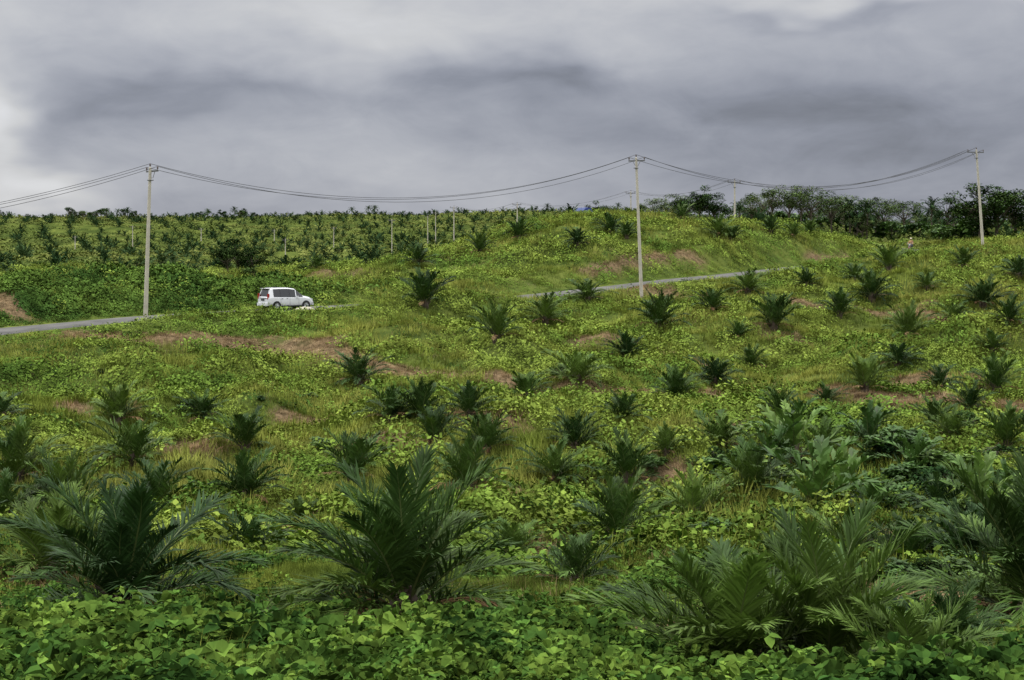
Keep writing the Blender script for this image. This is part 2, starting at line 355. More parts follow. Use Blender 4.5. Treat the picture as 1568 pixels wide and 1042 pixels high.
palms=[ # px,row,width px, near?
 (620,960,430,'N',0),(190,955,380,'N',1),(80,890,240,'N',2),(1120,1062,450,'N',2),(1262,1068,450,'N',0),(1400,1080,290,'N',1),(1580,970,460,'N',0),(1300,868,140),(785,858,110),(385,855,130),(375,770,115),
 (945,835,150),(1062,803,128),(1500,865,185,'N',1),(1455,1010,210,'N',1),(715,755,125),(745,694,104),(850,740,100),(540,735,125),(205,715,125),(25,742,135),(180,650,98),
 (310,644,78),(375,693,104),(5,642,76),(5,800,120),(100,800,150),(240,790,140),(665,684,88),(600,648,88),(645,645,92),(720,640,92),(550,590,92),(805,612,76),(885,590,102),
 (960,552,70),(760,525,84),(835,497,76),(650,472,88),(900,464,70),(1010,505,84),(1090,478,66),(1145,451,68),(1185,507,86),(1095,592,84),(1035,615,82),(1150,567,58),
 (1265,622,60),(1325,600,84),(1375,564,74),(1390,520,74),(1285,487,68),(1335,464,74),(1362,417,66),(1460,494,60),(1505,472,84),(1525,603,82),(1485,632,68),(1430,657,70),
 (1560,427,70),(955,647,80),(880,690,98),(960,745,112),(1195,642,68),(1105,692,102),(1150,765,135),(1440,805,125),(1455,674,80),(1540,692,95),(880,905,150),(1205,888,135),
 (735,390,50),(640,407,54),(795,368,48),(885,380,52),(935,360,50),(960,366,44),(1100,366,52),(1120,370,42),(1045,340,46),(485,414,38),(1215,364,38),(1235,442,46),(1475,412,50),(1310,432,52),
 (1180,357,40),(1240,361,40),(1545,500,66),(1600,560,80),(-40,700,100),(1650,700,120),(1610,820,150),(-80,860,150),(1390,880,130),(1440,600,62),(1130,520,44),(1020,700,70),(1260,700,84),(460,800,66),(1420,445,48),(1520,540,56),(1340,660,64)]
for i,q in enumerate(palms):
    h=hit(q[0],min(q[1],1200))
    if h is None: continue
    me=palmN[q[4]] if len(q)>3 else palmM[(i*7+i//5)%6]
    s=min(q[2]*h.y/F/(1.7 if len(q)>3 else 1.6),3.6); zs=random.uniform(.85,1.0) if len(q)>3 else random.uniform(.85,1.15)
    mkobj('oil_palm',me,(h.x,h.y,h.z+.02),random.uniform(0,6.28),(s,s,s*zs))
# ---------------------------------------------------------------- ground cover templates
def leaf(b,p,az,tilt,l,w,m=0,fold=.25):
    ca,sa=math.cos(az),math.sin(az); ct,st=math.cos(tilt),math.sin(tilt)
    def q(u,v,h): 
        x=u*ct; z=u*st+h
        return (p[0]+x*ca-v*sa,p[1]+x*sa+v*ca,p[2]+z)
    V=[q(0,0,0),q(.28*l,-w*.5,fold*w*.5),q(.68*l,-w*.38,fold*w*.35),q(l,0,-.08*l),q(.68*l,w*.38,fold*w*.35),q(.28*l,w*.5,fold*w*.5)]
    b.add(V,[(0,3,2,1),(0,5,4,3)],m)
def creeper_patch(seed,n,rad,ll,h,mat,tri=True,tl=.38):
    rng=random.Random(seed); b=B()
    for i in range(n):
        r=rad*math.sqrt(rng.random()); a=rng.uniform(0,6.28); z=h*(1-(r/rad)**2)*rng.uniform(.1,1.2)+rng.uniform(-.02,.07)
        p=(r*math.cos(a),r*math.sin(a),z); az=rng.uniform(0,6.28); t=rng.gauss(-.2,tl); l=ll*rng.uniform(.45,1.4)
        if tri:
            for da in (-1.5,0,1.5): leaf(b,p,az+da,t+rng.uniform(-.45,.45),l,l*.8,0,rng.uniform(.1,.8))
        else: leaf(b,p,az,t+rng.uniform(-.3,.5),l,l*.75)
    return b.mesh('creeper_patch',[mat])
def quad_patch(seed,n,rad,ll,h,tl=.5):
    g=np.random.default_rng(seed)
    r=rad*np.sqrt(g.random(n)); a=g.random(n)*6.283
    z=h*(1-(r/rad)**2)*g.uniform(.25,1.15,n)+g.uniform(-.02,.07,n)
    c=np.stack([r*np.cos(a),r*np.sin(a),z],1); az=g.random(n)*6.283; t=g.normal(0,tl,n); l=ll*g.uniform(.5,1.4,n)
    D=np.stack([np.cos(az)*np.cos(t),np.sin(az)*np.cos(t),np.sin(t)],1)*l[:,None]
    roll=g.normal(0,.5,n); S=np.stack([-np.sin(az)*np.cos(roll),np.cos(az)*np.cos(roll),np.sin(roll)],1)*(l*.38)[:,None]
    return np.stack([c,c+D*.45+S,c+D,c+D*.45-S],1).reshape(-1,3).astype(np.float32)
def blade_tuft(seed,n,rad,h,w):
    g=np.random.default_rng(seed)
    r=rad*np.sqrt(g.random(n)); a=g.random(n)*6.283; az=a+g.uniform(-1,1,n); hh=h*g.uniform(.4,1.1,n); le=g.uniform(.1,.8,n)
    c=np.stack([r*np.cos(a),r*np.sin(a),np.full(n,-.04)],1)
    s=np.stack([-np.sin(az),np.cos(az),0*az],1)*w/2
    d=np.stack([np.cos(az)*le*hh,np.sin(az)*le*hh,hh*(1-.35*le)],1)
    return np.stack([c-s,c+s,c+d],1).reshape(-1,3).astype(np.float32)
def realize(name,tmpl,k,P,S,RT,mat):
    out=[]
    kind=RNG.integers(0,len(tmpl),len(P))
    for q,t in enumerate(tmpl):
        m=kind==q; p=P[m].astype(np.float32); s=S[m].astype(np.float32); r=RT[m].astype(np.float32)
        cz,sz=np.cos(r[:,2]),np.sin(r[:,2]); ax,ay=r[:,0],r[:,1]
        x,y,z=t[:,0],t[:,1],t[:,2]
        X_=(cz[:,None]*x-sz[:,None]*y); Y_=(sz[:,None]*x+cz[:,None]*y); Z_=z+X_*ax[:,None]+Y_*ay[:,None]
        out.append((np.stack([X_,Y_,Z_],2)*s[:,None,None]+p[:,None,:]).reshape(-1,3))
    V=np.concatenate(out)
    mkobj(name,arrmesh(name,V,k,mat)); return len(V)//k
def coll(name,meshes):
    c=bpy.data.collections.new(name)
    for i,me in enumerate(meshes):
        o=bpy.data.objects.new(me.name,me); c.objects.link(o)
    return c
def instancer(name,P,S,RT,c):
    me=bpy.data.meshes.new(name); n=len(P)
    me.vertices.add(n); me.vertices.foreach_set('co',np.asarray(P,np.float32).ravel())
    a=me.attributes.new('scl','FLOAT','POINT'); a.data.foreach_set('value',np.asarray(S,np.float32))
    a=me.attributes.new('rot','FLOAT_VECTOR','POINT'); a.data.foreach_set('vector',np.asarray(RT,np.float32).ravel())
    o=mkobj(name,me)
    ng=bpy.data.node_groups.new(name,'GeometryNodeTree')
    ng.interface.new_socket('Geometry',in_out='INPUT',socket_type='NodeSocketGeometry'); ng.interface.new_socket('Geometry',in_out='OUTPUT',socket_type='NodeSocketGeometry')
    N=ng.nodes;L=ng.links
    gi=N.new('NodeGroupInput');go=N.new('NodeGroupOutput'); ci=N.new('GeometryNodeCollectionInfo'); ci.inputs['Collection'].default_value=c
    ci.inputs['Separate Children'].default_value=True; ci.inputs['Reset Children'].default_value=True
    ip=N.new('GeometryNodeInstanceOnPoints'); ip.inputs['Pick Instance'].default_value=True
    mp=N.new('GeometryNodeMeshToPoints')
    ns=N.new('GeometryNodeInputNamedAttribute'); ns.data_type='FLOAT'; ns.inputs['Name'].default_value='scl'
    nr=N.new('GeometryNodeInputNamedAttribute'); nr.data_type='FLOAT_VECTOR'; nr.inputs['Name'].default_value='rot'
    er=N.new('FunctionNodeEulerToRotation')
    L.new(gi.outputs[0],mp.inputs['Mesh']); L.new(mp.outputs[0],ip.inputs['Points']); L.new(ci.outputs[0],ip.inputs['Instance'])
    L.new(nr.outputs['Attribute'],er.inputs[0]); L.new(er.outputs[0],ip.inputs['Rotation']); L.new(ns.outputs['Attribute'],ip.inputs['Scale'])
    L.new(ip.outputs[0],go.inputs[0])
    md=o.modifiers.new('scatter','NODES'); md.node_group=ng
    return o
def sample(n,d0,d1,k,hw=.40,off=4):
    r=RNG.random(n); m=2-k
    d=(d0**m+(d1**m-d0**m)*r)**(1/m); x=d*(RNG.random(n)*2-1)*hw+(RNG.random(n)*2-1)*off
    return x,d
def rots(n,t=.2):
    return np.stack([RNG.normal(0,t,n),RNG.normal(0,t,n),RNG.random(n)*6.283],1)
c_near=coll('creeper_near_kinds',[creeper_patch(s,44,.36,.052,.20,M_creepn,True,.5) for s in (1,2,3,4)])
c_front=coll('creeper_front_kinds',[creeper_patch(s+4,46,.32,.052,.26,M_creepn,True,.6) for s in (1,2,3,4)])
def place(name,x,y,smin,smax,c,dens=None,dz=0,maxdry=.4,mindry=None,roadclear=3.3,grow=0,tilt=.2,real=None,mat=None):
    z,D,I=H(x,y,True); dr=dryness(x,y)
    keep=D>roadclear
    if mindry is not None: keep&=dr>mindry
    else: keep&=dr<maxdry+.4*RNG.random(len(x))
    if dens is not None: keep&=dens(x,y)
    x,y,z=x[keep],y[keep],z[keep]; n=len(x)
    S=(smin+(smax-smin)*RNG.random(n)**1.5)*(1+grow*y/100)
    nz=.6+.95*fbm(x/2.6,y/2.6,91)
    S=S*nz*np.clip(.35+(D[keep]-3)/5,.35,1)
    P=np.stack([x,y,z+dz],1)
    if real:
        e=.4; gx=(H(x+e,y)-H(x-e,y))/(2*e); gy=(H(x,y+e)-H(x,y-e))/(2*e)
        rt=rots(n,tilt*.5); rt[:,0]+=np.clip(gx,-1,1); rt[:,1]+=np.clip(gy,-1,1)
        return n,realize(name,c,real,P,S,rt,mat)
    instancer(name,P,S,rots(n,tilt),c); return n
x,y=sample(4000,4.5,14,1.0,.45,2)
n0=place('broadleaf_foliage',x,y,.5,1.5,c_front,dens=lambda x,y: fbm(x/1.8,y/1.8,15)>.37+.03*np.maximum(0,y-9)+.05*(x>1))
x,y=sample(10500,8,42,1.0)
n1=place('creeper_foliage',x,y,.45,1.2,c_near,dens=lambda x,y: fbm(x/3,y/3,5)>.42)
x,y=sample(44000,24,215,1.0)
n2=place('creeper_ground_cover',x,y,.45,1.3,[quad_patch(10+s,72,.60,.10,.36) for s in range(6)],dens=lambda x,y: (fbm(x/5,y/5,6)>.42),grow=.35,dz=-.05,real=4,mat=M_creep)
x,y=sample(56000,24,215,1.05)
n3=place('grass',x,y,.6,1.5,[blade_tuft(30+s,42,.40,.34,.026) for s in range(5)],dens=lambda x,y: (fbm(x/7+50,y/7,8)>.36)|(fbm(x/5,y/5,6)<.46),grow=.35,real=3,mat=M_grass)
x,y=sample(32000,5,38,1.0)
n3b=place('fine_grass',x,y,.5,1.3,[blade_tuft(35+s,60,.24,.25,.008) for s in range(5)],dens=lambda x,y: (fbm(x/2+50,y/2,8)>.42)|(fbm(x/3,y/3,5)<.46)&(y>9),real=3,mat=M_grass)
x,y=sample(150000,8,190,.9)
n4=place('dry_grass',x,y,.4,.95,[blade_tuft(40+s,36,.32,.30,.02) for s in range(5)],mindry=.3,grow=.1,real=3,mat=M_dry)
x,y=sample(30000,7,170,1.1)
n4b=place('straw',x,y,.4,.9,[blade_tuft(140+s,14,.3,.36,.014) for s in range(5)],dens=lambda x,y: fbm(x/4+7,y/4,58)>.54,grow=.3,real=3,mat=M_dry)
x,y=sample(15000,190,700,1.2,.5)
n5=place('distant_ground_cover',x,y,1.0,2.2,[quad_patch(50+s,30,.8,.22,.14) for s in range(4)],grow=.12,real=4,mat=M_farb)
k=int(np.argmin(np.abs(RC[:,0]-RP[9,0])+np.abs(RC[:,1]-RP[9,1])))
ii=RNG.integers(0,k,12000); nn=np.stack([-RT_[ii,1],RT_[ii,0]],1)
o=3.6+RNG.random(len(ii))**1.1*11
fade=(ii/k)
x=RC[ii,0]+nn[:,0]*o+RNG.normal(0,.6,len(ii)); y=RC[ii,1]+nn[:,1]*o
kp=(RNG.random(len(ii))>np.clip((fade-.7)*4,0,.95))
vt=[quad_patch(20+s,60,.8,.17,.5) for s in range(5)]
n6=place('vine_bank',x[kp],y[kp],.6,1.5,vt,maxdry=.2,roadclear=3.5,dz=-.05,real=4,mat=M_vine)
x,y=sample(24000,20,180,1.0)
n7=place('dark_creeper',x,y,.3,.85,vt,dens=lambda x,y: fbm(x/4+9,y/4,66)>.54-.05*((x/y>.1)&(y<75))-.04*((x/y>.06)&(y>138)),dz=-.08,real=4,mat=M_vine)
print('COUNTS',n0,n1,n2,n3,n3b,n4,n4b,n5,n6,n7)
# ---------------------------------------------------------------- distant plantation
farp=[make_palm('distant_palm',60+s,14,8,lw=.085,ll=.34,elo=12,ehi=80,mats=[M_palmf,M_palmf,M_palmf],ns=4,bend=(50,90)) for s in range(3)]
c_fp=coll('distant_palm_kinds',farp)
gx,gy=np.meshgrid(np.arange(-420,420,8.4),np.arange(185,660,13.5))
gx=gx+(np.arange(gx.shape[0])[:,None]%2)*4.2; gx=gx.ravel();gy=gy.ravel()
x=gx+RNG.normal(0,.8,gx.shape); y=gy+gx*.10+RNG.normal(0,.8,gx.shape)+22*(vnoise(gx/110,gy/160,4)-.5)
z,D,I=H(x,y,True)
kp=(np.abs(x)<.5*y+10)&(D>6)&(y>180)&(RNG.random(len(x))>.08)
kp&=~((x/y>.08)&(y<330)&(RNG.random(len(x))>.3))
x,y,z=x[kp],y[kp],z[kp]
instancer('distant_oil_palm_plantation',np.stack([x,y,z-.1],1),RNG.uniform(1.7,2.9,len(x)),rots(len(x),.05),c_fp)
# ---------------------------------------------------------------- trees
def make_tree(name,seed,mat,cl=22,nl=150,shape=(.38,.38,.3),czz=.66,ls=.035,tr=.025):
    rng=random.Random(seed); b=B()
    top=Vector((rng.uniform(-.05,.05),rng.uniform(-.05,.05),.62))
    b.tube([(0,0,-.05),(0.01,0,.2),(top.x*.6,top.y*.6,.42),top],[tr*1.3,tr,tr*.7,tr*.3],7,1)
    for i in range(cl):
        while True:
            v=Vector([rng.uniform(-1,1) for _ in range(3)])
            if .25<v.length<1: break
        c=Vector((v.x*shape[0],v.y*shape[1],czz+v.z*shape[2])); cr=rng.uniform(.08,.15)
        st=Vector((top.x*.6,top.y*.6,rng.uniform(.3,.55)))
        b.tube([st,st.lerp(c,.5)+Vector((0,0,.03)),c],[tr*.4,tr*.25,tr*.08],4,1,False)
        for j in range(nl):
            d=Vector([rng.gauss(0,1) for _ in range(3)]).normalized()*cr*rng.uniform(.45,1.1)**.7; d.z*=.7
            p=c+d; leaf(b,p,rng.uniform(0,6.28),rng.uniform(-.9,.7),ls*rng.uniform(.6,1.3),ls*.6)
    return b.mesh(name,[mat,M_bark])
treeD=[make_tree('tree_dark',s,M_treeD,26,110,ls=.042) for s in (1,2,3)]
treeL=[make_tree('tree_light',s+9,M_treeL,26,80,(.5,.5,.22),.75,.036,.018) for s in (1,2,3)]
shrubM=[make_tree('shrub',s+19,M_treeD,18,90,(.45,.45,.3),.42,.06,.02) for s in (1,2)]
shrubG=[make_tree('shrub_green',s+29,M_broad,16,60,(.45,.45,.28),.38,.10,.015) for s in (1,2)]
def tall_palm(name,seed,mat):
    rng=random.Random(seed); b=B()
    b.tube([(0,0,-.05),(.01,0,.2),(.02,.01,.45),(.02,.01,.62)],[.03,.022,.02,.02],7,2)
    for i in range(22):
        az=i*2.4; el=R(80-95*(i/21)+rng.uniform(-8,8))
        frond(b,(.02,.01,.62),az,el,.42,R(rng.uniform(60,100)),16,.04,.3,rng,6)
    return b.mesh(name,[mat,M_rach,M_bark])
tallP=[tall_palm('tall_palm',s,M_palmf) for s in (1,2)]
def place_top(name,me,px,top,d,sx=1.0):
    x=(px-CX)/F*d; z=H1(x,d); zt=pt(px,top,d)[2]
    s=max(1.5,(zt-z)/.97)
    mkobj(name,me,(x,d,z),random.uniform(0,6.28),(s*sx,s*sx,s))
MESH={'D':treeD,'L':treeL,'P':tallP,'S':shrubM,'G':shrubG}; NAME={'D':'broadleaf_tree','L':'feathery_tree','P':'mature_palm','S':'shrub','G':'shrub'}
TL=[(905,309,262,'D'),(930,313,270,'D'),(1000,306,228,'L'),(1030,300,226,'L'),(1070,287,214,'D'),(1093,298,218,'D'),(1050,303,220,'D'),(1150,304,236,'L'),(1180,292,232,'L'),(1207,287,230,'L'),
 (1240,290,230,'L'),(1272,303,236,'L'),(1300,301,245,'P'),(1325,303,232,'P'),(1350,312,250,'L'),(1382,310,245,'L'),(1425,301,240,'P'),(1450,304,245,'D'),(1480,303,232,'P'),(1498,285,206,'D'),(1524,289,207,'D'),
 (1552,294,210,'D'),(1600,298,212,'D'),(1660,300,215,'D'),(540,316,610,'P'),(1290,300,260,'L'),(1340,304,255,'L'),(1130,306,230,'P'),(1015,315,235,'L'),(1165,300,240,'L'),(1225,296,245,'L')]
for px,top,d,k in TL: place_top(NAME[k],MESH[k][px%len(MESH[k])],px,top,d,1.2 if k!='P' else .9)
rr=random.Random(3)
for i in range(115):
    px=rr.uniform(985,1750); d=rr.uniform(208,300); 
    if px<1290: d=rr.uniform(226,300)
    k=rr.choice('DDLSGGP')
    place_top(NAME[k],MESH[k][i%2],px,rr.uniform(312,350),d,1.4 if k!='P' else 1)
bx=RNG.uniform(-.40,.10,170); by=RNG.uniform(610,660,170); bx=bx*by
bz=H(bx,by)
c_rt=coll('ridge_tree_kinds',[tallP[0],tallP[1],shrubM[0],treeD[0],treeD[1]])
instancer('ridge_tree_belt',np.stack([bx,by,bz-.3],1),RNG.uniform(1.8,4.2,170)*(.7+.7*(fbm(bx/30,by/30,8)>.58)),rots(170,.03),c_rt)
for px,top,d,k in [(250,380,150,'P'),(235,392,152,'S'),(265,385,158,'P'),(365,366,160,'D'),(350,378,150,'D'),(385,380,165,'D'),(390,398,140,'S'),(300,402,140,'P'),(320,405,145,'S'),(425,412,150,'P'),(10,400,140,'P'),
   (100,405,190,'S'),(150,410,180,'S'),(45,328,600,'D'),(20,332,600,'D'),(70,333,610,'D'),(130,323,610,'L'),(150,324,610,'L'),(505,402,170,'S'),(560,392,175,'P'),(470,395,180,'S'),(180,405,170,'P'),(640,382,160,'P'),(735,358,170,'P'),(720,365,175,'S'),(790,345,185,'S'),
   (60,395,230,'S'),(210,385,260,'S'),(520,375,300,'S'),(450,385,260,'S'),(330,395,230,'S')]:
    place_top(NAME[k],MESH[k][px%2],px,top,d,1.25)
def wide_frond_plant(seed):
    return make_palm('broad_plant',seed,13,15,lw=.075,ll=.27,elo=25,ehi=82,mats=[M_broad,M_rach,M_trunkp],bend=(55,95))
bpM=[wide_frond_plant(1),wide_frond_plant(2)]
for px,row,w in [(1215,712,150),(1180,725,110),(1250,790,165),(1290,775,120),(1335,795,110),(1330,690,95),(1500,800,140),(1545,790,130),(1145,740,95),(1225,650,66),(1470,860,120),(1195,690,90),(1400,740,100)]:
    h=hit(px,row)
    if h:
        s=w*h.y/F/1.45; mkobj('broadleaf_plant',bpM[px%2],h,random.uniform(0,6),(s,s,s*1.1))
SH=[(1090,722,95,'S'),(1370,700,110,'G'),(1440,735,120,'G'),(1525,715,110,'S'),(1400,750,110,'G'),(1490,660,80,'S'),(1560,660,80,'S'),(1460,760,120,'S'),(1000,720,50,'G'),(1550,760,120,'S'),(620,640,60,'S'),(490,690,50,'G'),(860,580,50,'S'),(1400,850,110,'G'),
   (1540,940,150,'S'),(1110,730,90,'G'),(540,575,36,'S'),(60,760,70,'S'),(300,635,60,'S'),(1370,800,110,'S'),(1510,760,110,'G'),(1560,850,130,'S'),(1480,900,110,'G')]
for i in range(48):
    px=rr.uniform(1050,1568); row=rr.uniform(660,900); SH.append((px,row,rr.uniform(35,90)*(row/700),'SG'[i%2]))
for i in range(22):
    px=rr.uniform(-20,1020); row=rr.uniform(560,880); SH.append((px,row,rr.uniform(20,40)*(row/700),'SG'[i%2]))
for px,row,w,k in SH:
    h=hit(px,row)
    if h:
        s=w*h.y/F/1.05; mkobj('shrub',MESH[k][int(px)%2],(h.x,h.y,h.z-.12*s),random.uniform(0,6),(s,s,s*.75))
big=[creeper_patch(71,60,.45,.11,.4,M_creepn,True,.5),creeper_patch(72,45,.4,.13,.35,M_creepn,True,.5)]
for px,row,s in [(30,1010,1.0),(80,1040,.9),(-30,1040,1.1),(130,1050,.7)]:
    h=hit(px,row)
    if h: mkobj('broadleaf_weed',big[px%2],h,random.uniform(0,6),s)
# ---------------------------------------------------------------- utility poles and lines
def pole(px,row,d,top_px,top_row,arm_rot,arm=2.0,name='utility_pole',rad=.17):
    bx,by,bz=pt(px,row,d); gz=H1(bx,by)
    tx,ty,tz=pt(top_px,top_row,d)
    b=B(); base=Vector((bx,by,min(gz,bz)-.6)); top=Vector((tx,ty,tz))
    n=8; P=[base.lerp(top,i/n) for i in range(n+1)]
    b.tube(P,[rad*(1-.42*i/n) for i in range(n+1)],10,0)
    b.tube([top,top+Vector((0,0,.06))],[rad*.5,rad*.2],10,0)
    ax=Vector((math.cos(arm_rot),math.sin(arm_rot),0)); att=[]
    c=top-Vector((0,0,.25)); off=Vector((-ax.y,ax.x,0))*(rad*.6+.05)
    b.box(c+off,(arm,.09,.11),1,arm_rot)
    for sg in (-1,1): b.tube([c+off+ax*sg*arm*.25,c+off-Vector((0,0,.5))+ax*sg*.08],.02,5,1)
    for o in (-.47,.0,.47):
        q=c+off+ax*o*arm+Vector((0,0,.05)) if o else top+Vector((0,0,.02))
        b.tube([q,q+Vector((0,0,.08)),q+Vector((0,0,.10)),q+Vector((0,0,.16)),q+Vector((0,0,.18)),q+Vector((0,0,.25))],[.025,.025,.07,.06,.07,.035],8,2)
        att.append(q+Vector((0,0,.26)))
    b.box(top-Vector((0,0,.9)),(rad*2,rad*2,.06),1,arm_rot)
    mkobj(name,b.mesh(name,[M_conc,M_steel,M_ins]))
    return att
def wires(a,b_,sag,r=.018,name='power_line'):
    cu=bpy.data.curves.new(name,'CURVE'); cu.dimensions='3D'; cu.bevel_depth=r; cu.bevel_resolution=1
    for k,(p,q) in enumerate(zip(a,b_)):
        s=cu.splines.new('POLY'); n=32; s.points.add(n)
        sg=sag*(1+.04*k)
        for i in range(n+1):
            t=i/n; v=p.lerp(q,t); v.z-=4*sg*t*(1-t); s.points[i].co=(*v,1)
    cu.materials.append(M_wire); o=bpy.data.objects.new(name,cu); scene.collection.objects.link(o)
x0=-62;y0=72
P0b=pole(784+F*x0/y0,600,y0,784+F*x0/y0+3,345,R(-50))
P1=pole(222,490,102,230,257,R(-48),1.7); P2=pole(983,437,125,974,242,R(-25),1.5); P3=pole(1506,381,161,1495,230,R(12))
P4=pole(1125,400,200,1125,277,R(20)); P5=pole(966,360,262,966,294,R(25)); P6=pole(792,370,300,792,312,R(30),2.1); P7=pole(695,375,335,695,317,R(40))
P8=pole(1900,390,205,1900,235,R(10))
wires(P0b,P1,2.6); wires(P1,P2,2.95); wires(P2,P3,3.4); wires(P3,P4,2.6); wires(P4,P5,1.4); wires(P5,P6,1.5,.014); wires(P6,P7,1.2,.014)
for px,row,top in [(667,380,325),(655,380,331),(600,390,336),(437,397,366),(511,380,348),(203,380,346),(50,420,378),(420,372,352),(308,370,350),(115,382,362)]:
    h=hit(px,row); d=h.y if h and h.y>150 else 400
    pole(px,row,d,px,top,R(20),1.4,rad=.0012*d**.8)
# ---------------------------------------------------------------- CAR
M_paint=simplemat('white_car_paint',(.72,.73,.74),.28,0,.02,2,.5,.6)
M_glass=simplemat('car_glass',(.015,.018,.02),.08,0,.1,2,.6)
M_tyre=simplemat('tyre',(.02,.02,.02),.85); M_rim=simplemat('alloy_rim',(.45,.46,.48),.35,.6)
M_red=simplemat('tail_lamp',(.35,.015,.01),.25); M_lamp=simplemat('head_lamp',(.6,.62,.62),.15); M_blk=simplemat('black_trim',(.02,.02,.022),.6); M_plate=simplemat('number_plate',(.03,.03,.03),.5)
def build_car():
    root=bpy.data.objects.new('white_minivan_car',None); scene.collection.objects.link(root)
    st=[(0,.44,.93,.95,.78),(.05,.36,.96,1.0,.78),(.24,.30,.98,1.60,.64),(.36,.28,.98,1.66,.65),(.50,.26,.99,1.675,.65),(1.08,.25,.97,1.69,.66),(1.15,.25,.97,1.69,.66),(1.90,.25,.95,1.68,.66),(1.97,.25,.95,1.675,.66),(2.48,.25,.94,1.61,.64),(2.56,.25,.94,1.57,.64),(3.14,.26,.95,1.12,.72),(3.24,.27,.94,1.05,.74),(3.80,.30,.84,.94,.70),(4.05,.33,.70,.82,.62),(4.15,.40,.58,.66,.55)]
    b=B(); rows=[]
    for x,zs,bl,tp,wt in st:
        e=.83 if 0.02<x<4 else .76 if x<1 else .70
        half=[(e-.06,zs),(e,zs+.18),(e+.005,(zs+bl)/2),(e,bl-.06),(e-.03,bl),(wt,tp-.07),(wt-.13,tp),(wt*.45,tp+.025)]
        ring=[(x,-w,z) for w,z in half]+[(x,w,z) for w,z in reversed(half)]
        k=len(b.V); b.V+=ring; rows.append(k)
    n=16
    for i in range(len(st)-1):
        x=st[i][0]; 
        for j in range(n-1):
            m=0; jj=j if j<8 else 14-j
            if jj==4 and .49<x<2.47: m=2 if x in (1.08,1.90) else 1
            if jj==4 and 2.5<x<3.1: m=1
            if jj in(5,6,7) and 2.5<x<3.1: m=1
            if jj in (6,7) and .04<x<.2: m=1
            b.F.append((rows[i]+j,rows[i]+j+1,rows[i+1]+j+1,rows[i+1]+j)); b.M.append(m)
        b.F.append((rows[i]+n-1,rows[i],rows[i+1],rows[i+1]+n-1)); b.M.append(2)
    b.F.append(tuple(rows[0]+j for j in range(n))[::-1]); b.M.append(0); b.F.append(tuple(rows[-1]+j for j in range(n))); b.M.append(0)
    mkobj('body',b.mesh('body',[M_paint,M_glass,M_blk]),parent=root)
    d=B()
    for wx in (.75,3.4):
        for sg in (-1,1):
            def disc(r0,r1,y0,y1,m,seg=20):
                V=[];Fc=[]
                for a in range(seg):
                    t=2*math.pi*a/seg; c,s=math.cos(t),math.sin(t)
                    V+=[(wx+r0*c,y0*sg,.31+r0*s),(wx+r1*c,y1*sg,.31+r1*s)]
                for a in range(seg):
                    q=(a+1)%seg; Fc.append((2*a,2*q,2*q+1,2*a+1))
                d.add(V,Fc,m)
            disc(.001,.375,.842,.842,2); disc(.31,.31,.62,.855,3); disc(.31,.20,.858,.868,3); disc(.20,.05,.866,.852,4); disc(.05,.001,.875,.875,4)
            for a in range(5):
                t=a*1.2566; d.tube([(wx,.872*sg,.31),(wx+.19*math.cos(t),.868*sg,.31+.19*math.sin(t))],[.03,.018],4,4)
    for sg in (-1,1):
        d.box((.06,sg*.735,1.05),(.14,.10,.42),5); d.box((3.98,sg*.60,.74),(.22,.22,.15),6)
        d.box((2.58,sg*.90,1.0),(.1,.17,.14),0); d.box((1.3,sg*.60,1.735),(1.5,.03,.03),2)
        for xx in (1.12,1.94,2.75): d.box((xx,sg*.8365,.62),(.012,.006,.55),2)
        for xx in (1.7,1.25): d.box((xx,sg*.845,.86),(.14,.02,.03),2)
        d.box((2.1,sg*.80,.28),(1.9,.05,.08),2)
    d.box((-.03,0,.42),(.14,1.5,.22),0); d.box((-.02,0,.78),(.05,.5,.13),7); d.box((.01,0,.92),(.06,.9,.04),4); d.box((.2,0,1.66),(.22,1.2,.03),0)
    d.box((4.14,0,.40),(.12,1.3,.22),0); d.box((4.16,0,.62),(.03,.8,.1),2); d.box((4.2,0,.42),(.02,.45,.12),7); d.box((.45,0,1.70),(.02,.02,.12),2)
    mkobj('fittings',d.mesh('fittings',[M_paint,M_glass,M_blk,M_tyre,M_rim,M_red,M_lamp,M_plate]),parent=root)
    return root
car=build_car()
for c in car.children:
    if c.name.startswith('body'):
        md=c.modifiers.new('b','BEVEL'); md.width=.02; md.segments=2; md.limit_method='ANGLE'; md.angle_limit=R(25)
        c.data.polygons.foreach_set('use_smooth',np.ones(len(c.data.polygons),dtype=bool))
hd=R(40); cx,cy,cz=pt(438,474,112.3); 
_,ri=polydist(np.array([cx]),np.array([cy]),RC); cz=RC[ri[0],2]+.03
car.rotation_euler=(0,0,hd); car.location=(cx-2.07*math.cos(hd),cy-2.07*math.sin(hd),cz)
# ---------------------------------------------------------------- BLUE TRUCK on the far road
M_blue=simplemat('blue_tarpaulin',(.03,.055,.20),.7,var=.3); M_cab=simplemat('blue_cab_paint',(.04,.07,.25),.4)
t=B()
t.box((0,0,.75),(6.2,.9,.2),2); t.box((-1,0,1.05),(4.2,2.1,.12),2)
for sg in (-1,1): t.box((-1,sg*1.05,1.5),(4.2,.06,.8),1)
t.box((-3.1,0,1.5),(.06,2.1,.8),1)
V=[];prof=[(-1.02,1.9),(-.95,2.45),(-.5,2.9),(0,3.0),(.5,2.9),(.95,2.45),(1.02,1.9)]
for xx in (-3.05,-2,-1,0,1.05): V+=[(xx,a,b_+(.05 if xx in(-2,0) else 0)) for a,b_ in prof]
t.add(V,[(i*7+j,i*7+j+1,i*7+8+j,i*7+7+j) for i in range(4) for j in range(6)]+[tuple(range(7)),tuple(range(28,35))[::-1]],0)
